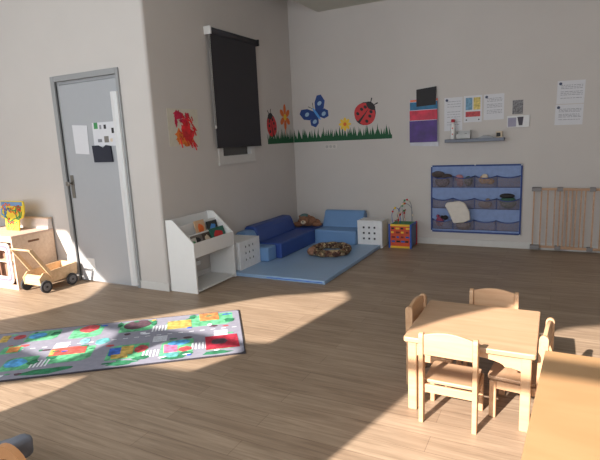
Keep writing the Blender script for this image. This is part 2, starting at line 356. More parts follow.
# ---------------------------------------------------------------- book display unit
bk = thing('book_display', 'white wooden slanted book display unit against the left wall', 'bookshelf', (XL+.005, 3.53, 0))
prof = [(.015, .001), (.335, .001), (.335, .485), (.10, .70), (.015, .70)]
for y in (0, .63): obj('side_panel', prism(B(), prof, 'XZ', y, y+.018, bev=.002), WHITE, bk)
obj('base_shelf', box(B(), .016, .333, .018, .63, .012, .03), WHITE, bk)
obj('front_lip', box(B(), .318, .334, .018, .63, .345, .485, .002), WHITE, bk)
obj('sloped_back', prism(B(), [(.018, .60), (.03, .60), (.30, .352), (.29, .345), (.018, .585)], 'XZ', .018, .63), WHITE, bk)
obj('top_board', box(B(), .017, .03, .018, .63, .58, .695), WHITE, bk)
obj('tier_board', box(B(), .115, .127, .018, .63, .51, .635), WHITE, bk)
obj('tier_board', box(B(), .215, .227, .018, .63, .42, .545), WHITE, bk)
obj('rear_rail', box(B(), .017, .03, .018, .45, .16, .20), WHITE, bk)
def book(x, y, z, wd, hg, lean, m_, m2, lab, rz=0):
    t = thing('picture_book', lab, 'book', (x, y, z), rz, 'picture books in the display unit'); t.rotation_euler = (0, lean, rz)
    obj('cover', box(B(), -.006, .006, -wd/2, wd/2, 0, hg, .001), m_, t)
    obj('page_block', box(B(), -.0045, .0045, -wd/2+.003, wd/2-.001, .002, hg+.0008), PAPER, t)
    obj('cover_picture', prism(B(), blob(0, hg*.58, wd*.3, hg*.25, int(y*100), 14, .25), 'YZ', .006, .0068), m2, t)
bx = XL+.005
book(bx+.195, 3.86, .445, .15, .21, -.25, mat('book_cream', (206, 170, 136), .6), ORG, 'cream and orange picture book standing in the middle of the display unit')
book(bx+.295, 4.02, .375, .23, .19, -.35, mat('book_teal', (36, 98, 84), .6), RED, 'wide dark green picture book in the front tier of the display unit')
book(bx+.275, 3.70, .375, .16, .165, -.3, mat('book_grey', (120, 112, 104), .6), BLACK, 'grey picture book at the near end of the front tier')
book(bx+.298, 3.61, .372, .10, .15, -.3, mat('book_pale', (196, 190, 180), .6), GRN, 'small pale picture book beside the near side panel of the display unit')
book(bx+.27, 3.85, .378, .13, .16, -.3, mat('book_brown', (70, 58, 50), .6), CREAM, 'dark brown picture book in the front tier between grey and green books')
book(bx+.190, 4.05, .448, .16, .17, -.22, mat('book_black', (50, 52, 50), .6), SKY, 'black picture book in the second tier behind the green book')

# ---------------------------------------------------------------- soft play corner
zt = .04
bm = prism(B(), [(XL+.02, 4.182), (-1.945, 4.182), (-1.93, 5.85), (-2.24, 5.85), (-2.24, 5.775), (XL+.02, 5.775)], 'XY', .001, zt, bev=.006)
t = obj('play_mat', bm, [MATB]); tag(t, 'light blue vinyl floor mat in the soft play corner', 'mat')
bm = B(); tube(bm, [(-2.6, 4.18, .02), (-1.97, 4.18, .02)], .004, 6); obj('piping', bm, mat('piping_blue', (70, 120, 214), .5), t)
def cube9(loc, rz, sx, sy, hh, lab):
    """foam cube: the holed face looks along local -y"""
    t = thing('white_foam_cube', lab, 'cube', loc, rz, 'white cubes with nine square holes')
    obj('body', box(B(), 0, sx, .012, sy, 0, hh, .006), mat('white_panel', (228, 228, 228), .5), t)
    bm = B(); c = .012; xs = [0]; 
    e = [sx*.5-.092+i*.0715 for i in range(3)]; ez = [hh*.5-.092+.02+i*.0715 for i in range(3)]
    cuts = [0] + [v for q in e for v in (q, q+c+.014)] + [sx]; cz_ = [0] + [v for q in ez for v in (q, q+c+.014)] + [hh]
    for i in range(7):
        for j in range(7):
            if i % 2 and j % 2: continue
            box(bm, cuts[i], cuts[i+1], 0, .012, cz_[j], cz_[j+1])
    bmesh.ops.remove_doubles(bm, verts=bm.verts[:], dist=1e-5)
    obj('holed_front', bm, mat('white_panel', (228, 228, 228), .5), t)
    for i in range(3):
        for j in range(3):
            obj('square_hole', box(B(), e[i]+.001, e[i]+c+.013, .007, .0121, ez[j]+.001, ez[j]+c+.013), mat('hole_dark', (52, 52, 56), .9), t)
    return t
cube9((-2.965, 4.26, zt), PI/2, .40, .33, .305, 'white cube with square holes beside the book display unit')
cube9((-2.235, 5.858, 0), 0, .325, .24, .345, 'white cube with square holes between light blue sofa and bead maze')
def seat_left(lab, y0_, y1_, xf, m_, sh=.22, bh=.355):
    t = thing('foam_sofa', lab, 'foam sofa', (XL+.01, y0_, zt)); L_ = y1_-y0_; d = xf-XL-.01
    obj('seat', box(B(), .16, d, 0, L_, 0, sh, .018, seg=3), m_, t)
    obj('backrest', prism(B(), [(.001, .001), (.158, .001), (.22, sh+.005), (.17, bh-.04)] + arc(.12, bh-.045, .045, .045, .2, PI/2, 5) + [(.03, bh), (.001, bh-.03)], 'XZ', 0, L_, bev=.012), m_, t)
seat_left('light blue foam seat behind the white cube by the book display unit', 4.67, 4.86, -2.865, LB, .165, .33)
seat_left('royal blue foam sofa along the left wall', 4.865, 5.77, -2.80, DB, .18, .365)
t = obj('foam_block', box(B(), XL+.01, -2.825, 5.785, 6.24, .0, .22, .018, seg=3), DB); tag(t, 'royal blue foam corner block under the brown soft toy', 'foam block')
t = thing('foam_sofa', 'light blue foam sofa against the back wall', 'foam sofa', (-2.815, 6.24, 0))
obj('seat', box(B(), 0, .572, -.455, -.14, 0, .215, .02, seg=3), LB, t)
obj('backrest', prism(B(), [(-.138, .001), (-.002, .001), (-.002, .40)] + arc(-.05, .385, .05, .04, .3, PI*.9, 6) + [(-.19, .22)], 'YZ', 0, .572, bev=.012), LB, t)

# patterned ring cushion
def ring_mat():
    M = bpy.data.materials.new('patterned_fabric'); M.use_nodes = True; nt = M.node_tree; b = nt.nodes['Principled BSDF']; L = nt.links.new
    tc = nt.nodes.new('ShaderNodeTexCoord'); v = nt.nodes.new('ShaderNodeTexVoronoi'); v.inputs['Scale'].default_value = 42
    L(tc.outputs['Object'], v.inputs['Vector']); rp_ = nt.nodes.new('ShaderNodeValToRGB'); cr = rp_.color_ramp; cr.interpolation = 'CONSTANT'
    sx = nt.nodes.new('ShaderNodeSeparateColor'); L(v.outputs['Color'], sx.inputs[0]); L(sx.outputs[0], rp_.inputs['Fac'])
    cr.elements[0].color = lin((70, 44, 36)); cr.elements[1].position = .3; cr.elements[1].color = lin((150, 122, 90))
    for p, c in ((.5, (110, 74, 56)), (.65, (180, 160, 124)), (.82, (96, 84, 60))): e = cr.elements.new(p); e.color = lin(c)
    L(rp_.outputs['Color'], b.inputs['Base Color']); b.inputs['Roughness'].default_value = .9; return M
RING = ring_mat()
t = thing('ring_cushion', 'curled snake shaped cushion in brown and cream patches on the blue mat', 'cushion', (-2.36, 5.28, zt+.047), .25)
pts = [(.205*math.cos(a), .235*math.sin(a), .002*math.sin(3*a)) for a in [PI*1.12+i*(2*PI*.93)/40 for i in range(41)]]
bm = B(); tube(bm, pts, [.038 if i == 0 else .042+.003*math.sin(i*1.3) for i in range(41)], 14); obj('body', bm, RING, t, True)
bm = B(); ell(bm, (-.20, -.13, .006), (.06, .075, .05)); obj('head', bm, mat('head_fabric', (150, 110, 88), .9, noise=.3, scale=30), t)

# brown soft toy
t = thing('soft_toy', 'brown soft toy bear with a teal cap lying on the corner foam block', 'soft toy', (-3.0, 5.95, .22), .2)
FUR = mat('brown_fur', (140, 98, 74), .95, noise=.2, scale=60, bump=.4)
bm = B(); ell(bm, (0, .02, .075), (.13, .09, .075)); ell(bm, (-.12, -.03, .035), (.075, .035, .032)); ell(bm, (.14, -.02, .035), (.075, .035, .032)); ell(bm, (-.09, .07, .05), (.06, .05, .045)); ell(bm, (.11, .07, .05), (.06, .05, .045)); obj('body', bm, FUR, t)
bm = B(); ell(bm, (-.02, -.075, .095), (.075, .065, .065)); ell(bm, (-.075, -.05, .145), (.022, .015, .022)); ell(bm, (.04, -.05, .15), (.022, .015, .022)); hd = obj('head', bm, FUR, t)
bm = B(); ell(bm, (-.015, -.135, .08), (.035, .02, .026)); mz = obj('muzzle', bm, CREAM, hd)
bm = B(); ell(bm, (-.015, -.155, .09), (.012, .008, .009)); obj('nose', bm, BLACK, mz)
for s in (-.045, .012):
    bm = B(); ell(bm, (s, -.135, .118), (.007, .006, .007)); obj('eye', bm, BLACK, hd)
bm = B(); ell(bm, (-.02, -.04, .155), (.062, .055, .03)); obj('cap', bm, mat('teal_fabric', (86, 112, 112), .9), hd)

# bead maze cube
t = thing('bead_maze_cube', 'colourful wooden activity cube with wire bead maze on top', 'activity cube', (-1.84, 5.90, 0))
s_ = .29; hh = .305
RW = mat('red_panel', (206, 78, 40), .5, noise=.12, scale=9)
obj('front_panel', box(B(), .02, s_-.02, .012, .02, .025, hh-.025), RW, t)
obj('side_panel', box(B(), s_-.02, s_-.008, .02, s_-.02, .02, hh-.02), mat('slate_panel', (84, 98, 128), .5), t)
obj('side_panel', box(B(), .008, .02, .02, s_-.02, .02, hh-.02), YEL, t)
obj('top_panel', box(B(), .02, s_-.02, .02, s_-.02, hh-.02, hh-.006), GRN, t)
for (x, y, m_) in ((0, 0, BLU), (s_-.022, 0, BLU), (s_-.022, s_-.022, RED), (0, s_-.022, RED)): obj('corner_post', box(B(), x, x+.022, y, y+.022, 0, hh, .003), m_, t)
for z in (.004, hh-.026): obj('yellow_rail', box(B(), .022, s_-.022, .002, .02, z, z+.024, .002), YEL, t)
obj('top_rail', box(B(), s_-.022, s_-.002, .022, s_-.022, hh-.026, hh-.002, .002), BLU, t)
rnd = random.Random(5)
for i, z in enumerate((.075, .13, .19, .24)):
    for j in range(4):
        x = .03+j*.06+rnd.uniform(0, .01)
        obj('slider', box(B(), x, x+rnd.uniform(.03, .05), .006, .013, z, z+.022, .002), [BLU, BLACK, YEL, mat('deep_red', (120, 30, 30), .5)][(i*3+j*j) % 4], t)
for (pts, m_) in (([(.04, .06, hh), (.03, .06, .42), (.07, .07, .50), (.12, .08, .46), (.13, .09, hh)], BLU), ([(.17, .10, hh), (.15, .10, .52), (.2, .11, .60), (.26, .12, .53), (.26, .12, hh)], GREY),
                  ([(.05, .2, hh), (.08, .2, .46), (.16, .19, .54), (.24, .2, .48), (.25, .22, hh)], GREY), ([(.11, .05, hh), (.12, .08, .40), (.18, .15, .47), (.14, .22, .40), (.15, .24, hh)], RED)):
    # smooth the wire
    P_ = [Vector(p) for p in pts]; sm = []
    for i in range(len(P_)-1):
        p0 = P_[max(0, i-1)]; p1 = P_[i]; p2 = P_[i+1]; p3 = P_[min(len(P_)-1, i+2)]
        for q in range(6):
            u = q/6; sm.append(.5*((2*p1)+(-p0+p2)*u+(2*p0-5*p1+4*p2-p3)*u*u+(-p0+3*p1-3*p2+p3)*u**3))
    sm.append(P_[-1]); sm = [Vector((v.x, v.y, max(v.z, hh-.004))) for v in sm]
    bm = B(); tube(bm, sm, .0035, 6); wr = obj('wire', bm, m_, t)
    for q in rnd.sample(range(2, len(sm)-2), 5):
        bm = B(); ell(bm, sm[q], (.013, .013, .013), n=8); obj('bead', bm, rnd.choice([RED, YEL, CREAM, RED, GRN]), wr)

# ---------------------------------------------------------------- back wall: pockets, papers, shelf
t = thing('document_holder', 'hanging wall file holder with orange, blue, red and purple pockets', 'file holder', (-1.475, YB-.001, 1.25))
obj('backing', prism(B(), [(-.175, .0), (.175, -.02), (.168, .56), (-.18, .56)], 'XZ', -.012, 0), mat('clear_film', (196, 196, 204), .3), t)
for (a, b, yy, m_) in ((.49, .56, -.022, ORG), (.42, .53, -.034, TEAL), (.29, .43, -.046, PINK), (.04, .305, -.058, PUR)):
    p_ = obj('pocket', box(B(), -.172, .165, yy, yy+.011, a, b, .002), m_, t)
    obj('clear_edge', box(B(), -.172, .165, yy-.002, yy-.0005, b-.005, b+.002), mat('film_edge', (180, 170, 190), .3), p_)
tag(obj('folder', prism(B(), [(-1.565, 1.72), (-1.33, 1.73), (-1.325, 1.945), (-1.565, 1.925)], 'XZ', YB-.040, YB-.0245), mat('folder_black', (40, 38, 40), .7)), 'black folder sticking out of the coloured wall file holder', 'folder')
def paper(name, x0, x1, z0, z1, lab, fill=None, group=None, tilt=0):
    t = thing(name, lab, 'notice', ((x0+x1)/2, YB-.001, (z0+z1)/2), group=group); t.rotation_euler = (0, tilt, 0)
    a, b = (x1-x0)/2, (z1-z0)/2
    obj('sheet', box(B(), -a, a, -.003, 0, -b, b), PAPER, t)
    if fill: fill(t, a, b)
    return t
def lines(rows, dot=True, seed=1):
    def f(t, a, b):
        rnd = random.Random(seed)
        if dot: obj('emblem', prism(B(), disc(-a+.03, b-.03, .016, .016, 12), 'XZ', -.0045, -.003), mat('navy_ink', (64, 74, 100), .7), t)
        bm = B(); top = b-.05
        for i in range(rows+1):
            z = b-.05-i*(2*b-.09)/rows
            if i % 4 == 3 or i == rows:
                obj('printed_paragraph', bm, INK, t); bm = B(); continue
            x = -a+.035
            while x < a-.03:
                l_ = rnd.uniform(.012, .04); x2 = min(x+l_, a-.02); box(bm, x, x2, -.004, -.003, z, z+.005); x = x2+.007
        bm.free()
    return f
paper('notice_sheet', -1.235, -1.025, 1.41, 1.80, 'white printed notice nearest the file holder, partly behind shelf bottle', lines(10, True, 2))
def poster(t, a, b):
    for (x0, x1, z0, z1, m_) in ((-.08, -.005, -.01, .13, mat('poster_blue', (110, 150, 176), .7, noise=.35, scale=40)), (.008, .085, -.01, .13, mat('poster_yellow', (206, 186, 110), .7, noise=.35, scale=40)), (-.08, .085, -.09, -.03, mat('poster_red', (190, 80, 84), .7, noise=.3, scale=40))):
        obj('printed_panel', box(B(), x0, x1, -.0045, -.003, z0, z1), m_, t)
    for x in (-.07, .07): obj('printed_dot', prism(B(), disc(x, -.125, .008), 'XZ', -.0045, -.003), BLACK, t)
paper('poster', -1.01, -.805, 1.50, 1.805, 'colourful blue, yellow and red poster between two white notices', poster)
paper('notice_sheet', -.785, -.565, 1.515, 1.805, 'white printed notice with table of text at right of the poster', lines(12, True, 3))
paper('notice_sheet', -.03, .235, 1.64, 1.883, 'upper of the two white printed notices above the baby gate', lines(9, True, 4), tilt=.02)
paper('notice_sheet', -.04, .23, 1.415, 1.632, 'lower of the two white printed notices above the baby gate', lines(9, True, 5), tilt=.02)
t = thing('small_photo', 'small grey black and white photo pinned on the back wall', 'photo', (-.42, YB-.001, 1.64))
obj('print', box(B(), -.055, .055, -.003, 0, -.077, .077), mat('photo_grey', (120, 118, 120), .6, noise=.6, scale=50), t)
t = thing('framed_card', 'white framed card with lilac and dark panels below the small photo', 'framed card', (-.41, YB-.001, 1.48))
obj('frame', box(B(), -.118, .118, -.018, 0, -.065, .065, .003), GUARD, t)
obj('card_panel', box(B(), -.108, -.02, -.0195, -.018, -.055, .045), mat('lilac', (150, 146, 166), .6), t)
obj('card_panel', prism(B(), [(-.01, .05), (.055, .05), (.045, -.045), (.008, -.045)], 'XZ', -.0205, -.018), mat('plum_dark', (62, 58, 70), .6), t)
# grey shelf with things on it
t = obj('wall_shelf', box(B(), -1.205, -.545, YB-.135, YB-.001, 1.272, 1.31, .003), mat('grey_shelf', (112, 118, 132), .5)); tag(t, 'narrow grey floating shelf on the back wall under the notices', 'shelf')
t = thing('spray_bottle', 'white bottle with red cap and dots at the left end of the grey shelf', 'bottle', (-1.12, YB-.07, 1.3105))
bm = B(); tube(bm, [(0, 0, 0), (0, 0, .006), (0, 0, .15), (0, 0, .17), (0, 0, .2)], [.024, .028, .028, .018, .012], 16); obj('body', bm, WHITE, t)
bm = B(); tube(bm, [(0, 0, .2), (0, 0, .235)], [.024, .02], 12); obj('cap', bm, mat('cap_red', (180, 50, 66), .5), t)
for z in (.06, .13): obj('red_mark', prism(B(), disc(0, z, .008, .008, 10), 'XZ', -.0295, -.024), RED, t)
t = thing('clear_basket', 'clear plastic basket with dark items next to the bottle on the shelf', 'basket', (-1.0, YB-.075, 1.3105))
bm = B(); box(bm, -.07, .08, -.05, .05, 0, .006); box(bm, -.07, .08, -.05, -.046, 0, .06); box(bm, -.07, .08, .046, .05, 0, .09); box(bm, -.074, -.07, -.05, .05, 0, .08); box(bm, .08, .084, -.05, .05, 0, .1); obj('tray', bm, mat('frosted_plastic', (176, 176, 174), .3), t)
tag(obj('cloth', prism(B(), [(-1.06, 1.317), (-.93, 1.317), (-.92, 1.35), (-.97, 1.375), (-1.03, 1.36)], 'XZ', YB-.11, YB-.04), mat('dark_cloth', (48, 46, 48), .9)), 'crumpled dark cloth lying in the clear plastic basket', 'cloth')
tag(obj('sheet_stack', prism(B(), [(-.86, 1.3105), (-.66, 1.3105), (-.68, 1.325), (-.77, 1.345), (-.80, 1.328)], 'XZ', YB-.11, YB-.03), mat('pale_plastic', (150, 152, 156), .5)), 'flat grey plastic piece lying in the middle of the shelf', 'accessory')
t = thing('small_box', 'small cream box with black label at the right end of the shelf', 'box', (-.60, YB-.07, 1.3105)); obj('carton', box(B(), -.035, .03, -.03, .03, 0, .07, .002), CREAM, t); obj('black_label', box(B(), -.03, .015, -.032, -.030, .01, .055), BLACK, t)

# ---------------------------------------------------------------- hanging toy organiser
BF = mat('organiser_blue', (130, 150, 192), .8, noise=.08, scale=20); BE = mat('organiser_edge', (48, 70, 130), .8)
NET = mat('mesh_net', (140, 130, 138), .9, noise=.2, scale=120, alpha=.55)
X0, X1, Z0, Z1 = -1.39, -.345, .165, 1.0
t = thing('hanging_organiser', 'blue fabric wall organiser with twelve net pockets hung on the back wall', 'organiser', (X0, YB-.02, Z0))
W_, Hh = X1-X0, Z1-Z0
obj('backing', box(B(), 0, W_, -.003, 0, 0, Hh), BF, t)
bm = B()
for (a, b, c, d) in ((0, W_, 0, .018), (0, W_, Hh-.018, Hh), (0, .018, 0, Hh), (W_-.018, W_, 0, Hh)): box(bm, a, b, -.006, 0, c, d, .002)
obj('binding', bm, BE, t)
for (x, z) in ((.01, Hh-.01), (W_/2, Hh), (W_-.01, Hh-.01), (.01, .01), (W_-.01, .0)):
    bm = B(); tube(bm, [(x, .019, z), (x, -.012, z)], .009, 10); obj('hook', bm, GUARD, t)
cw = (W_-.04)/4; RZ = [(.565, .70), (.305, .43), (.045, .165)]
bulge = {(0, 0): .07, (0, 1): .07, (0, 2): .06, (0, 3): .02, (1, 0): .05, (1, 1): .03, (1, 2): .05, (1, 3): .075, (2, 0): .06, (2, 1): .08, (2, 2): .015, (2, 3): .02}
for r_, (a, b) in enumerate(RZ):
    for c_ in range(4):
        x0 = .02+c_*cw; d = .022+bulge[(r_, c_)]; n = 8; bm = B(); grid = []
        for i in range(n+1):
            row = []
            for j in range(5):
                u = i/n; v = j/4; sag = -.022*math.sin(PI*u)*v
                row.append(bm.verts.new((x0+u*cw, -.004-d*math.sin(PI*u)**.6*(.25+.75*math.sin(PI*(.1+.6*v))), a+(b-a)*v+sag)))
            grid.append(row)
        for i in range(n):
            for j in range(4): f = bm.faces.new((grid[i][j], grid[i+1][j], grid[i+1][j+1], grid[i][j+1])); f.smooth = True
        top = [g[-1].co.copy() for g in grid]
        pk = obj('net_pocket', bm, NET, t)
        bm = B(); tube(bm, top, .006, 6); obj('pocket_binding', bm, BE, pk)
        bm = B(); tube(bm, [g for g in [(x0, -.006, a), (x0+cw, -.006, a)]], .005, 6); tube(bm, [(x0, -.006, a), (x0, -.006, b)], .004, 6); obj('pocket_seam', bm, BE, pk)
def P_at(r_, c_, dz_=0): return (X0+.02+(c_+.5)*cw, YB-.055, Z0+RZ[r_][0]+.012+dz_)
def pocket_toy(name, lab, cat, at, shapes):
    t = thing(name, lab, cat, at)
    for nm, m_, L_ in shapes:
        bm = B()
        for c, r in L_: ell(bm, c, r)
        obj(nm, bm, m_, t)
pocket_toy('plush_toy', 'dark grey plush toy in the top left net pocket', 'soft toy', P_at(0, 0), [('body', mat('dark_plush', (78, 68, 66), .95, noise=.3, scale=50), [((0, 0, .06), (.09, .028, .07)), ((-.05, -.005, .15), (.08, .035, .04))]), ('arm', mat('dark_plush', (78, 68, 66)), [((.06, -.01, .13), (.06, .02, .025))])])
pocket_toy('plush_toy', 'pink toy with green part in the second net pocket of the top row', 'soft toy', P_at(0, 1), [('body', mat('dusty_pink', (186, 130, 136), .9), [((-.05, 0, .1), (.05, .028, .045)), ((-.04, 0, .04), (.04, .028, .04))]), ('green_part', mat('moss', (64, 88, 70), .9), [((.055, 0, .065), (.05, .03, .06))])])
pocket_toy('plush_toy', 'yellow and orange toy in the third net pocket of the top row', 'soft toy', P_at(0, 2), [('body', mat('ochre', (206, 160, 88), .9, noise=.3, scale=30), [((-.02, 0, .08), (.06, .028, .05)), ((.05, 0, .06), (.05, .025, .035))]), ('head', CREAM, [((-.01, -.01, .12), (.035, .02, .03))])])
pocket_toy('plush_toy', 'beige toy in the third net pocket of the middle row', 'soft toy', P_at(1, 2), [('body', mat('taupe', (140, 124, 112), .9, noise=.3, scale=30), [((0, 0, .045), (.08, .028, .045)), ((.03, 0, .09), (.03, .02, .03))])])
pocket_toy('toy_ball', 'dark green round toy with a black top in the right middle pocket', 'toy', P_at(1, 3), [('body', mat('bottle_green', (52, 92, 74), .7), [((0, 0, .075), (.095, .035, .075))]), ('top', BLACK, [((-.01, -.005, .15), (.085, .035, .03))])])
pocket_toy('toy_doll', 'small pink and black toy in the bottom left net pocket', 'toy', P_at(2, 0), [('body', mat('rose', (150, 70, 96), .8), [((-.03, 0, .08), (.05, .028, .06)), ((-.05, -.005, .15), (.02, .018, .02))]), ('head', BLACK, [((.04, -.01, .135), (.035, .025, .028)), ((0, -.01, .14), (.02, .02, .02))])])
t = thing('white_cloth_bag', 'white folded cloth hanging from the middle pocket over the bottom row', 'cloth', (X0+.195, YB-.13, Z0+.115))
bm = B(); prism(bm, [(0, .235), (.02, .275), (.17, .295), (.235, .27), (.285, .17), (.30, .07), (.22, .03), (.10, .02), (.06, .12)], 'XZ', -.02, .02, bev=.014)
obj('fold', bm, mat('off_white_cloth', (214, 206, 196), .9, noise=.06, scale=20), t)
tag(obj('plush_toy', ell(B(), (X0+.40, YB-.055, Z0+.10), (.09, .03, .06)), mat('beige_plush', (150, 136, 124), .95, noise=.25, scale=40)), 'beige plush toy in the bottom row beneath the white cloth', 'soft toy')

# ---------------------------------------------------------------- baby gate leaning on the back wall
BR = mat('gate_grey_plastic', (128, 124, 124), .5)
def gate_panel(t, x0, x1, y, slats):
    for z in (.035, .70): obj('rail', box(B(), x0, x1, y-.012, y+.012, z, z+.026, .003), GATEW, t)
    for x in slats: obj('slat', box(B(), x-.008, x+.008, y-.007, y+.007, .061, .70, .003), GATEW, t)
t = thing('baby_gate', 'extendable wooden baby gate with grey plastic brackets against the wall', 'baby gate', (-.24, YB-.05, 0))
gate_panel(t, .01, .46, 0, [.024, .10, .166, .238, .328, .408, .448])
gate_panel(t, .27, 1.3, -.028, [.288, .368, .494, .534, .614, .69, .76, .84, .92, 1.0, 1.08, 1.16, 1.24])
for (a, b) in ((0, .10), (.255, .315), (.57, .63)):
    for z in (.022, .692): obj('bracket', box(B(), a, b, -.046, .018, z, z+.045, .006), BR, t)

# ---------------------------------------------------------------- toddler table and chairs
t = thing('toddler_table', 'small square beech toddler table standing among four chairs', 'table', (-.348, 2.608, 0))
obj('tabletop', prism(B(), rrect(-.303, .303, -.303, .303, .012, 3), 'XY', .374, .40, bev=.005), BEECHD, t)
for sx in (-1, 1):
    for sy in (-1, 1):
        obj('leg', box(B(), min(sx*.285, sx*.24), max(sx*.285, sx*.24), min(sy*.285, sy*.24), max(sy*.285, sy*.24), 0, .374, .006), BEECH, t)
ap = [(-.24, .373), (.24, .373), (.24, .30), (.20, .31)] + arc(0, .31, .17, .035, 0, PI, 12) + [(-.20, .31), (-.24, .30)]
for s in (-1, 1):
    obj('apron', prism(B(), ap, 'XZ', s*.27-.009, s*.27+.009), BEECH, t); obj('apron', prism(B(), ap, 'YZ', s*.27-.009, s*.27+.009), BEECH, t)
def make_chair(lab):
    """toddler chair: backrest at y=0, seat towards +y, width .27"""
    t = thing('toddler_chair', lab, 'chair', group='beech toddler chairs around the table'); hw = .125
    for s in (-1, 1):
        P_ = [(-.020, 0), (.018, 0), (.024, .2), (.018, .445)] + arc(-.002, .445, .02, .02, 0, PI, 8) + [(-.018, .2)]
        obj('leg', prism(B(), P_, 'YZ', s*hw-.011, s*hw+.011, bev=.003), BEECH, t)
        obj('leg', box(B(), s*(hw-.004)-.011, s*(hw-.004)+.011, .2, .232, 0, .195, .004), BEECH, t)
        obj('side_rail', box(B(), s*(hw-.004)-.008, s*(hw-.004)+.008, .023, .199, .155, .195, .002), BEECH, t)
    back = [(-hw+.012, .355), (hw-.012, .355), (hw-.012, .456)] + [(hw-.012-(2*hw-.024)*i/10, .456+.02*math.sin(PI*i/10)) for i in range(1, 10)] + [(-hw+.012, .456)]
    obj('backrest', prism(B(), back, 'XZ', -.012, .006, bev=.003), BEECH, t)
    obj('seat', prism(B(), rrect(-hw+.004, hw-.004, .024, .245, .02), 'XY', .196, .214, bev=.004), BEECHD, t)
    obj('apron', box(B(), -hw+.012, hw-.012, .002, .016, .155, .196, .002), BEECH, t); obj('apron', box(B(), -hw+.012, hw-.012, .208, .222, .155, .195, .002), BEECH, t)
    return t
def dup(root, loc, rz, lab):
    r = root.copy(); C.objects.link(r); r.location = loc; r.rotation_euler = (0, 0, rz); r['label'] = lab
    for ch in list(root.children): c = ch.copy(); C.objects.link(c); c.parent = r
    return r
ch = make_chair('beech toddler chair nearest the camera, its seat pushed under the table front')
ch.location = (-.418, 2.24, 0); ch.rotation_euler = (0, 0, -.02)
dup(ch, (-.300, 3.015, 0), PI, 'beech toddler chair behind the table with its arched back facing the far wall')
dup(ch, (-.682, 2.70, 0), -PI/2-.06, 'beech toddler chair at the left side of the table, seen edge on')
dup(ch, (-.008, 2.515, 0), PI/2-.09, 'beech toddler chair at the right side of the table beside the large worktop')

# large table in the foreground
t = thing('large_table', 'large honey coloured wooden table top in the right foreground', 'table', (-.008, 1.62, 0))
obj('tabletop', prism(B(), [(0, 0), (1.4, -.02), (1.33, -1.1), (-.062, -1.1)], 'XY', .69, .72, bev=.004), OAK, t)
for x in (.10, 1.33):
    for y in (-1.03, -.13): obj('leg', box(B(), x-.03, x+.03, y-.03, y+.03, 0, .69, .006), OAK, t)

# ---------------------------------------------------------------- road play rug
O_ = Vector((-2.336, 3.284)); U_ = Vector((-.798, -.603)).normalized(); V_ = Vector((.603, -.798)).normalized()
RL, RWd = 2.15, .885
COL = {'green': (96, 176, 130), 'dgreen': (40, 116, 82), 'red': (180, 72, 78), 'brown': (84, 60, 72), 'yellow': (190, 160, 84), 'orange': (196, 130, 76), 'redo': (200, 84, 74), 'cyan': (96, 170, 172), 'cyan2': (124, 176, 190),
       'blue': (52, 96, 190), 'pink': (216, 110, 150), 'skyb': (84, 160, 224), 'dred': (170, 36, 60), 'road': (140, 140, 156), 'white': (220, 224, 232), 'edge': (58, 54, 62)}
names = list(COL); rm = [mat('rug_'+n, c, .9, noise=.08 if n in ('road', 'white', 'edge') else .45, scale=26) for n, c in COL.items()]
def rug_poly(bm, pts, lay, c):
    prism(bm, [(u, v) for u, v in pts], 'XY', .008, .0086+lay*.0003, names.index(c))
bm = B(); box(bm, 0, RL, .0, RWd, 0, .0075, .002, names.index('edge')); prism(bm, rrect(.008, RL-.008, .012, RWd-.012, .03), 'XY', .006, .0083, names.index('road'))
FEAT = [('green',1.045,1.311,-0.038,0.304), ('green',0.650,0.956,-0.036,0.289), ('green',0.342,0.596,0.096,0.322), ('green',0.033,0.415,-0.022,0.330), ('green',1.022,1.357,0.428,0.734), ('green',0.645,0.958,0.490,0.792), ('green',0.336,0.595,0.498,0.836), ('green',0.029,0.281,0.516,0.806), ('green',1.381,1.619,0.512,0.769), ('green',1.367,1.633,0.022,0.268), ('green',1.561,1.722,0.282,0.460), ('dgreen',1.096,1.486,0.751,0.876), ('dgreen',0.356,0.591,0.781,0.894), ('dgreen',0.065,0.318,0.796,0.894), ('dgreen',0.692,0.944,0.778,0.905), ('red',1.097,1.247,0.016,0.179), ('brown',0.699,0.922,0.000,0.223), ('yellow',0.381,0.573,0.129,0.298), ('orange',0.167,0.329,0.021,0.189), ('redo',1.099,1.347,0.443,0.575), ('yellow',1.311,1.351,0.467,0.560), ('cyan',0.964,1.069,0.336,0.457), ('cyan2',1.113,1.183,0.297,0.420), ('blue',0.843,0.935,0.559,0.684), ('yellow',0.762,0.856,0.546,0.690), ('red',0.667,0.762,0.556,0.683), ('yellow',0.788,0.906,0.675,0.743), ('pink',0.459,0.561,0.599,0.740), ('skyb',0.366,0.548,0.541,0.634), ('red',0.361,0.457,0.664,0.752), ('cyan',0.438,0.550,0.742,0.826), ('dred',0.034,0.274,0.536,0.772), ('brown',0.111,0.238,0.587,0.697), ('skyb',1.454,1.599,0.559,0.698), ('dgreen',1.367,1.456,0.594,0.697), ('skyb',1.478,1.608,0.079,0.191), ('red',1.631,1.716,0.082,0.172), ('yellow',1.742,1.812,0.069,0.203), ('dgreen',1.370,1.458,0.075,0.189), ('orange',1.587,1.675,0.326,0.425), ('dgreen',0.916,0.969,0.019,0.160), ('dgreen',0.650,0.712,0.054,0.194), ('dgreen',0.338,0.418,0.005,0.103), ('dgreen',0.036,0.146,0.168,0.282), ('dgreen',1.260,1.357,0.505,0.649), ('dgreen',1.083,1.207,-0.042,0.078), ('dgreen',0.636,0.766,0.733,0.815), ('dgreen',0.345,0.451,0.736,0.837),]
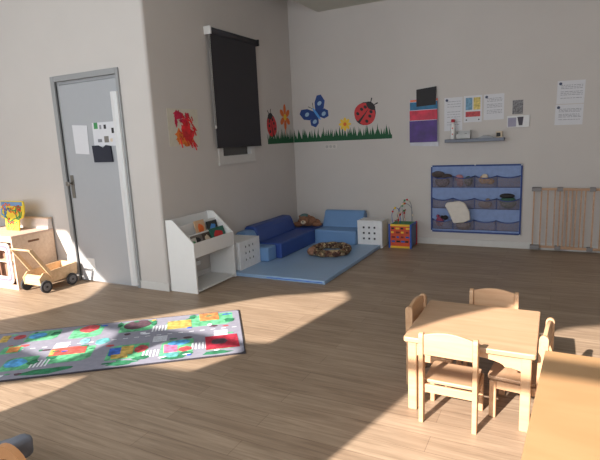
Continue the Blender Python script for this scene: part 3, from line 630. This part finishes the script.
for i, (c, u0, u1, v0, v1) in enumerate(FEAT):
    u0, u1 = max(u0, .015), min(u1, RL-.015); v0, v1 = max(v0, .018), min(v1, RWd-.018)
    if v1-v0 < .02 or u1-u0 < .02: continue
    if c == 'green':
        um, vm = (u0+u1)/2, (v0+v1)/2; u0, u1, v0, v1 = um-(um-u0)*.86, um+(u1-um)*.86, vm-(vm-v0)*.8, vm+(v1-vm)*.8; d = .16*(u1-u0)
        rug_poly(bm, [(u0+.01, v0), (u1-d, v0), (u1, v0+d), (u1, v1-.01), (u1-.01, v1), (u0+d, v1), (u0, v1-d), (u0, v0+.01)], 1+i*.02, c)
    elif c == 'dgreen':
        rug_poly(bm, blob((u0+u1)/2, (v0+v1)/2, (u1-u0)/2.6, (v1-v0)/2.6, i, 14, .25), 4+i*.02, c)
    elif c in ('cyan', 'cyan2', 'skyb', 'brown', 'red'):
        rug_poly(bm, blob((u0+u1)/2, (v0+v1)/2, (u1-u0)/2.1, (v1-v0)/2.1, i, 14, .12), 6+i*.02, c)
    else: rug_poly(bm, [(u0+.01, v0), (u1, v0), (u1-.01, v1), (u0, v1)], 6+i*.02, c)
for (u, v, au) in ((1.358, .677, 0), (.622, .253, 0), (.308, .677, 0), (.636, .72, 0), (1.30, .34, 1), (.60, .42, 1), (.16, .43, 1)):
    for k in range(5):
        if au: rug_poly(bm, [(u-.05, v+k*.022), (u+.05, v+k*.022), (u+.05, v+k*.022+.011), (u-.05, v+k*.022+.011)], 2, 'white')
        else: rug_poly(bm, [(u-.05+k*.024, v-.055), (u-.038+k*.024, v-.055), (u-.038+k*.024, v+.055), (u-.05+k*.024, v+.055)], 2, 'white')
rnd = random.Random(21)
for k in range(46):
    u = .06+rnd.random()*2.0; v = rnd.choice([.06, .10, .30, .335, .46, .50, .80, .83])+rnd.uniform(-.015, .015)
    rug_poly(bm, blob(u, v, rnd.uniform(.015, .035), rnd.uniform(.008, .018), 900+k, 8, .3), 8+.02*k, rnd.choice(['dgreen', 'dgreen', 'dgreen', 'green', 'yellow', 'red', 'white', 'white', 'blue', 'brown']))
for k in range(26):
    u = .04+k*.08
    for v in (.385, ): rug_poly(bm, [(u, v), (u+.035, v), (u+.035, v+.008), (u, v+.008)], 1, 'white')
rg = obj('road_play_rug', bm, rm); tag(rg, 'grey and green road map play rug lying across the floor', 'rug')
rg.matrix_world = Matrix(((U_.x, V_.x, 0, O_.x), (U_.y, V_.y, 0, O_.y), (0, 0, 1, .001), (0, 0, 0, 1)))

# ---------------------------------------------------------------- play kitchen, puzzle, wagon
kx, ky = -4.885, 3.02
t = thing('play_kitchen', 'birch plywood play kitchen cabinet with white framed oven window against the wall', 'play kitchen', (kx, ky, 0))
bm = B(); prism(bm, [(0, 0), (.478, 0), (.478, .548), (0, .548)], 'YZ', -.018, 0)
sp = obj('side_panel', bm, PLY, t)
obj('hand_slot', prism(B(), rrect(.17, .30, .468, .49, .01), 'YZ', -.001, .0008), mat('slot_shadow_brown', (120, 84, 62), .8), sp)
obj('side_panel', box(B(), -.82, -.802, 0, .478, 0, .548), PLY, t)
obj('worktop', box(B(), -.83, .006, -.008, .478, .548, .566, .003), mat('pale_pink_ply', (206, 178, 162), .6), t)
obj('splashback', prism(B(), [(.42, .566), (.476, .566), (.476, .675), (.44, .675)], 'YZ', -.55, -.002), mat('white_wood', (222, 212, 206), .5), t)
obj('splash_rail', box(B(), -.552, .004, .425, .48, .675, .69, .002), PLY, t)
bm = B(); fx0, fx1, fz0, fz1 = -.45, -.03, .10, .46
box(bm, -.802, -.018, 0, .014, .50, .548); box(bm, -.802, -.018, 0, .014, 0, .05); box(bm, -.802, fx0-.02, 0, .014, .05, .50); box(bm, -.02, -.018, 0, .014, .05, .5)
obj('front_panel', bm, PLY, t)
def ringp(bm, x0, x1, z0, z1, wd, r, ya, yb):
    o = rrect(x0, x1, z0, z1, r, 5); i_ = rrect(x0+wd, x1-wd, z0+wd, z1-wd, max(.005, r-wd*.5), 5); n = len(o)
    V0 = [[bm.verts.new((p[0], y, p[1])) for p in L_] for y in (ya, yb) for L_ in (o, i_)]
    for k in range(n):
        q = (k+1) % n
        bm.faces.new((V0[0][k], V0[0][q], V0[1][q], V0[1][k])); bm.faces.new((V0[2][k], V0[3][k], V0[3][q], V0[2][q]))
        bm.faces.new((V0[0][k], V0[2][k], V0[2][q], V0[0][q])); bm.faces.new((V0[1][k], V0[1][q], V0[3][q], V0[3][k]))
bm = B(); ringp(bm, -.45, -.04, .06, .49, .075, .06, -.012, .0); dd = obj('oven_door', bm, mat('oven_door_white', (226, 220, 216), .5), t)
bm = B(); ringp(bm, -.425, -.062, .09, .465, .022, .05, -.016, -.0121); obj('door_trim', bm, mat('trim_lilac', (150, 118, 134), .5), dd)
obj('oven_cavity', box(B(), -.45, -.02, .10, .11, .05, .50), mat('inner_brown', (150, 112, 92), .7), t)
obj('oven_shelf', box(B(), -.45, -.02, .015, .10, .28, .29), PLY, t)
# puzzle board
t = thing('puzzle_board', 'yellow and green wiggly track board game standing on the play kitchen', 'toy board', (-5.235, 3.28, .567), 0); t.rotation_euler = (-.10, 0, 0)
ol = [(-.12, 0), (.10, 0), (.11, .12), (.17, .14), (.20, .20), (.20, .27), (.185, .32), (-.20, .32), (-.20, .14), (-.13, .12)]
obj('board', prism(B(), ol, 'XZ', -.008, .008, bev=.003), mat('puzzle_yellow', (232, 204, 60), .5, noise=.12, scale=9), t)
obj('board_top', prism(B(), [(-.19, .26), (.18, .27), (.17, .31), (-.19, .31)], 'XZ', -.0095, -.008), mat('puzzle_blue', (116, 150, 190), .5), t)
def wig(m_, cx, cz, a, b, ph, n=30, r=.006, sp_=1.0):
    bm = B(); tube(bm, [(cx+a*math.cos(2*PI*sp_*i/n+ph), -.010, cz+b*math.sin(2*PI*sp_*i/n+ph)+.015*math.sin(i*.9)) for i in range(n+1)], r, 6); obj('track', bm, m_, t)
wig(GRN, .0, .17, .13, .06, .3); wig(ORG, .04, .22, .07, .03, 1); wig(GRN, 0, .06, .08, .035, .2, sp_=.8); wig(RED, -.02, .10, .06, .02, 2, sp_=.6); wig(ORG, -.09, .25, .07, .03, .5, sp_=.7); wig(GRN, .11, .20, .05, .06, .5, sp_=.9); wig(RED, .12, .24, .03, .02, 0); wig(SKY, -.14, .20, .04, .05, 1); wig(BLU, -.08, .20, .05, .03, 0, sp_=.7)
# wagon
t = thing('toy_wagon', 'small wooden pull-along wagon with grey wheels parked beside the play kitchen', 'toy wagon', (-4.65, 3.21, 0))
GR = .063
bm = B(); q = [(-.19, .075), (.235, .10), (.25, .225), (-.15, .20), (-.20, .15)]
for s in (-1, 1): obj('side_board', prism(B(), q, 'YZ', s*.125-.006, s*.125+.006, bev=.002), PINE, t)
obj('base_board', box(B(), -.118, .118, -.185, .22, .08, .092), PINE, t)
obj('end_board', prism(B(), [(.225, .10), (.235, .10), (.25, .222), (.24, .222)], 'YZ', -.118, .118), PINE, t)
obj('end_board', prism(B(), [(-.19, .08), (-.18, .08), (-.155, .175), (-.19, .15)], 'YZ', -.118, .118), PINE, t)
for s in (-1, 1):
    hb = prism(B(), [(-.07, .13), (-.025, .13), (-.24, .465), (-.272, .45)], 'YZ', s*.14-.010, s*.14+.010, bev=.003); obj('handle_arm', hb, PINE, t)
bm = B(); tube(bm, [(-.148, -.258, .455), (.148, -.258, .455)], .011, 10); obj('handle_bar', bm, PINE, t)
for sy in (-.15, .15):
    bm = B(); tube(bm, [(-.15, sy, GR), (.15, sy, GR)], .008, 8); obj('axle', bm, METAL, t)
    for s in (-1, 1):
        bm = B(); tube(bm, [(s*.142, sy, GR), (s*.145, sy, GR), (s*.162, sy, GR), (s*.165, sy, GR)], [GR-.006, GR, GR, GR-.006], 28); wl = obj('wheel', bm, RUBBER, t)
        bm = B(); tube(bm, [(s*.1635, sy, GR), (s*.168, sy, GR)], [GR*.66, GR*.62], 24); tube(bm, [(s*.168, sy, GR), (s*.173, sy, GR)], [.012, .009], 12, 1); obj('wheel_disc', bm, [mat('disc_grey', (104, 104, 108), .6), DARK], wl)

# ---------------------------------------------------------------- bouncer at the lower left
t = thing('baby_bouncer', 'grey fabric baby bouncer with rounded wooden end in the bottom left corner', 'bouncer', (-1.80, .98, 0))
def annulus(bm, cx, cz, ro, ri, ya, yb, n=28):
    V0 = [[bm.verts.new((cx+r*math.cos(2*PI*k/n), y, cz+r*math.sin(2*PI*k/n))) for k in range(n)] for y in (ya, yb) for r in (ro, ri)]
    for k in range(n):
        q = (k+1) % n
        bm.faces.new((V0[0][k], V0[0][q], V0[1][q], V0[1][k])); bm.faces.new((V0[2][k], V0[3][k], V0[3][q], V0[2][q]))
        bm.faces.new((V0[0][k], V0[2][k], V0[2][q], V0[0][q])); bm.faces.new((V0[1][k], V0[1][q], V0[3][q], V0[3][k]))
bm = B(); annulus(bm, -.01, .195, .115, .062, -.012, .012); obj('wooden_end', bm, mat('bouncer_wood', (196, 140, 94), .5), t)
bm = B(); tube(bm, [(-.02, 0, .11), (-.12, 0, .03), (-.35, 0, .012), (-.6, 0, .03)], .014, 8); obj('runner', bm, mat('bouncer_wood', (196, 140, 94)), t)
bm = prism(B(), [(-.10, .15), (-.09, .245), (-.15, .24), (-.22, .205), (-.32, .16), (-.55, .10), (-.55, .04), (-.3, .08)], 'XZ', .03, .16, bev=.022)
obj('fabric_seat', bm, mat('grey_sling', (118, 122, 134), .9, noise=.1, scale=12), t, True)
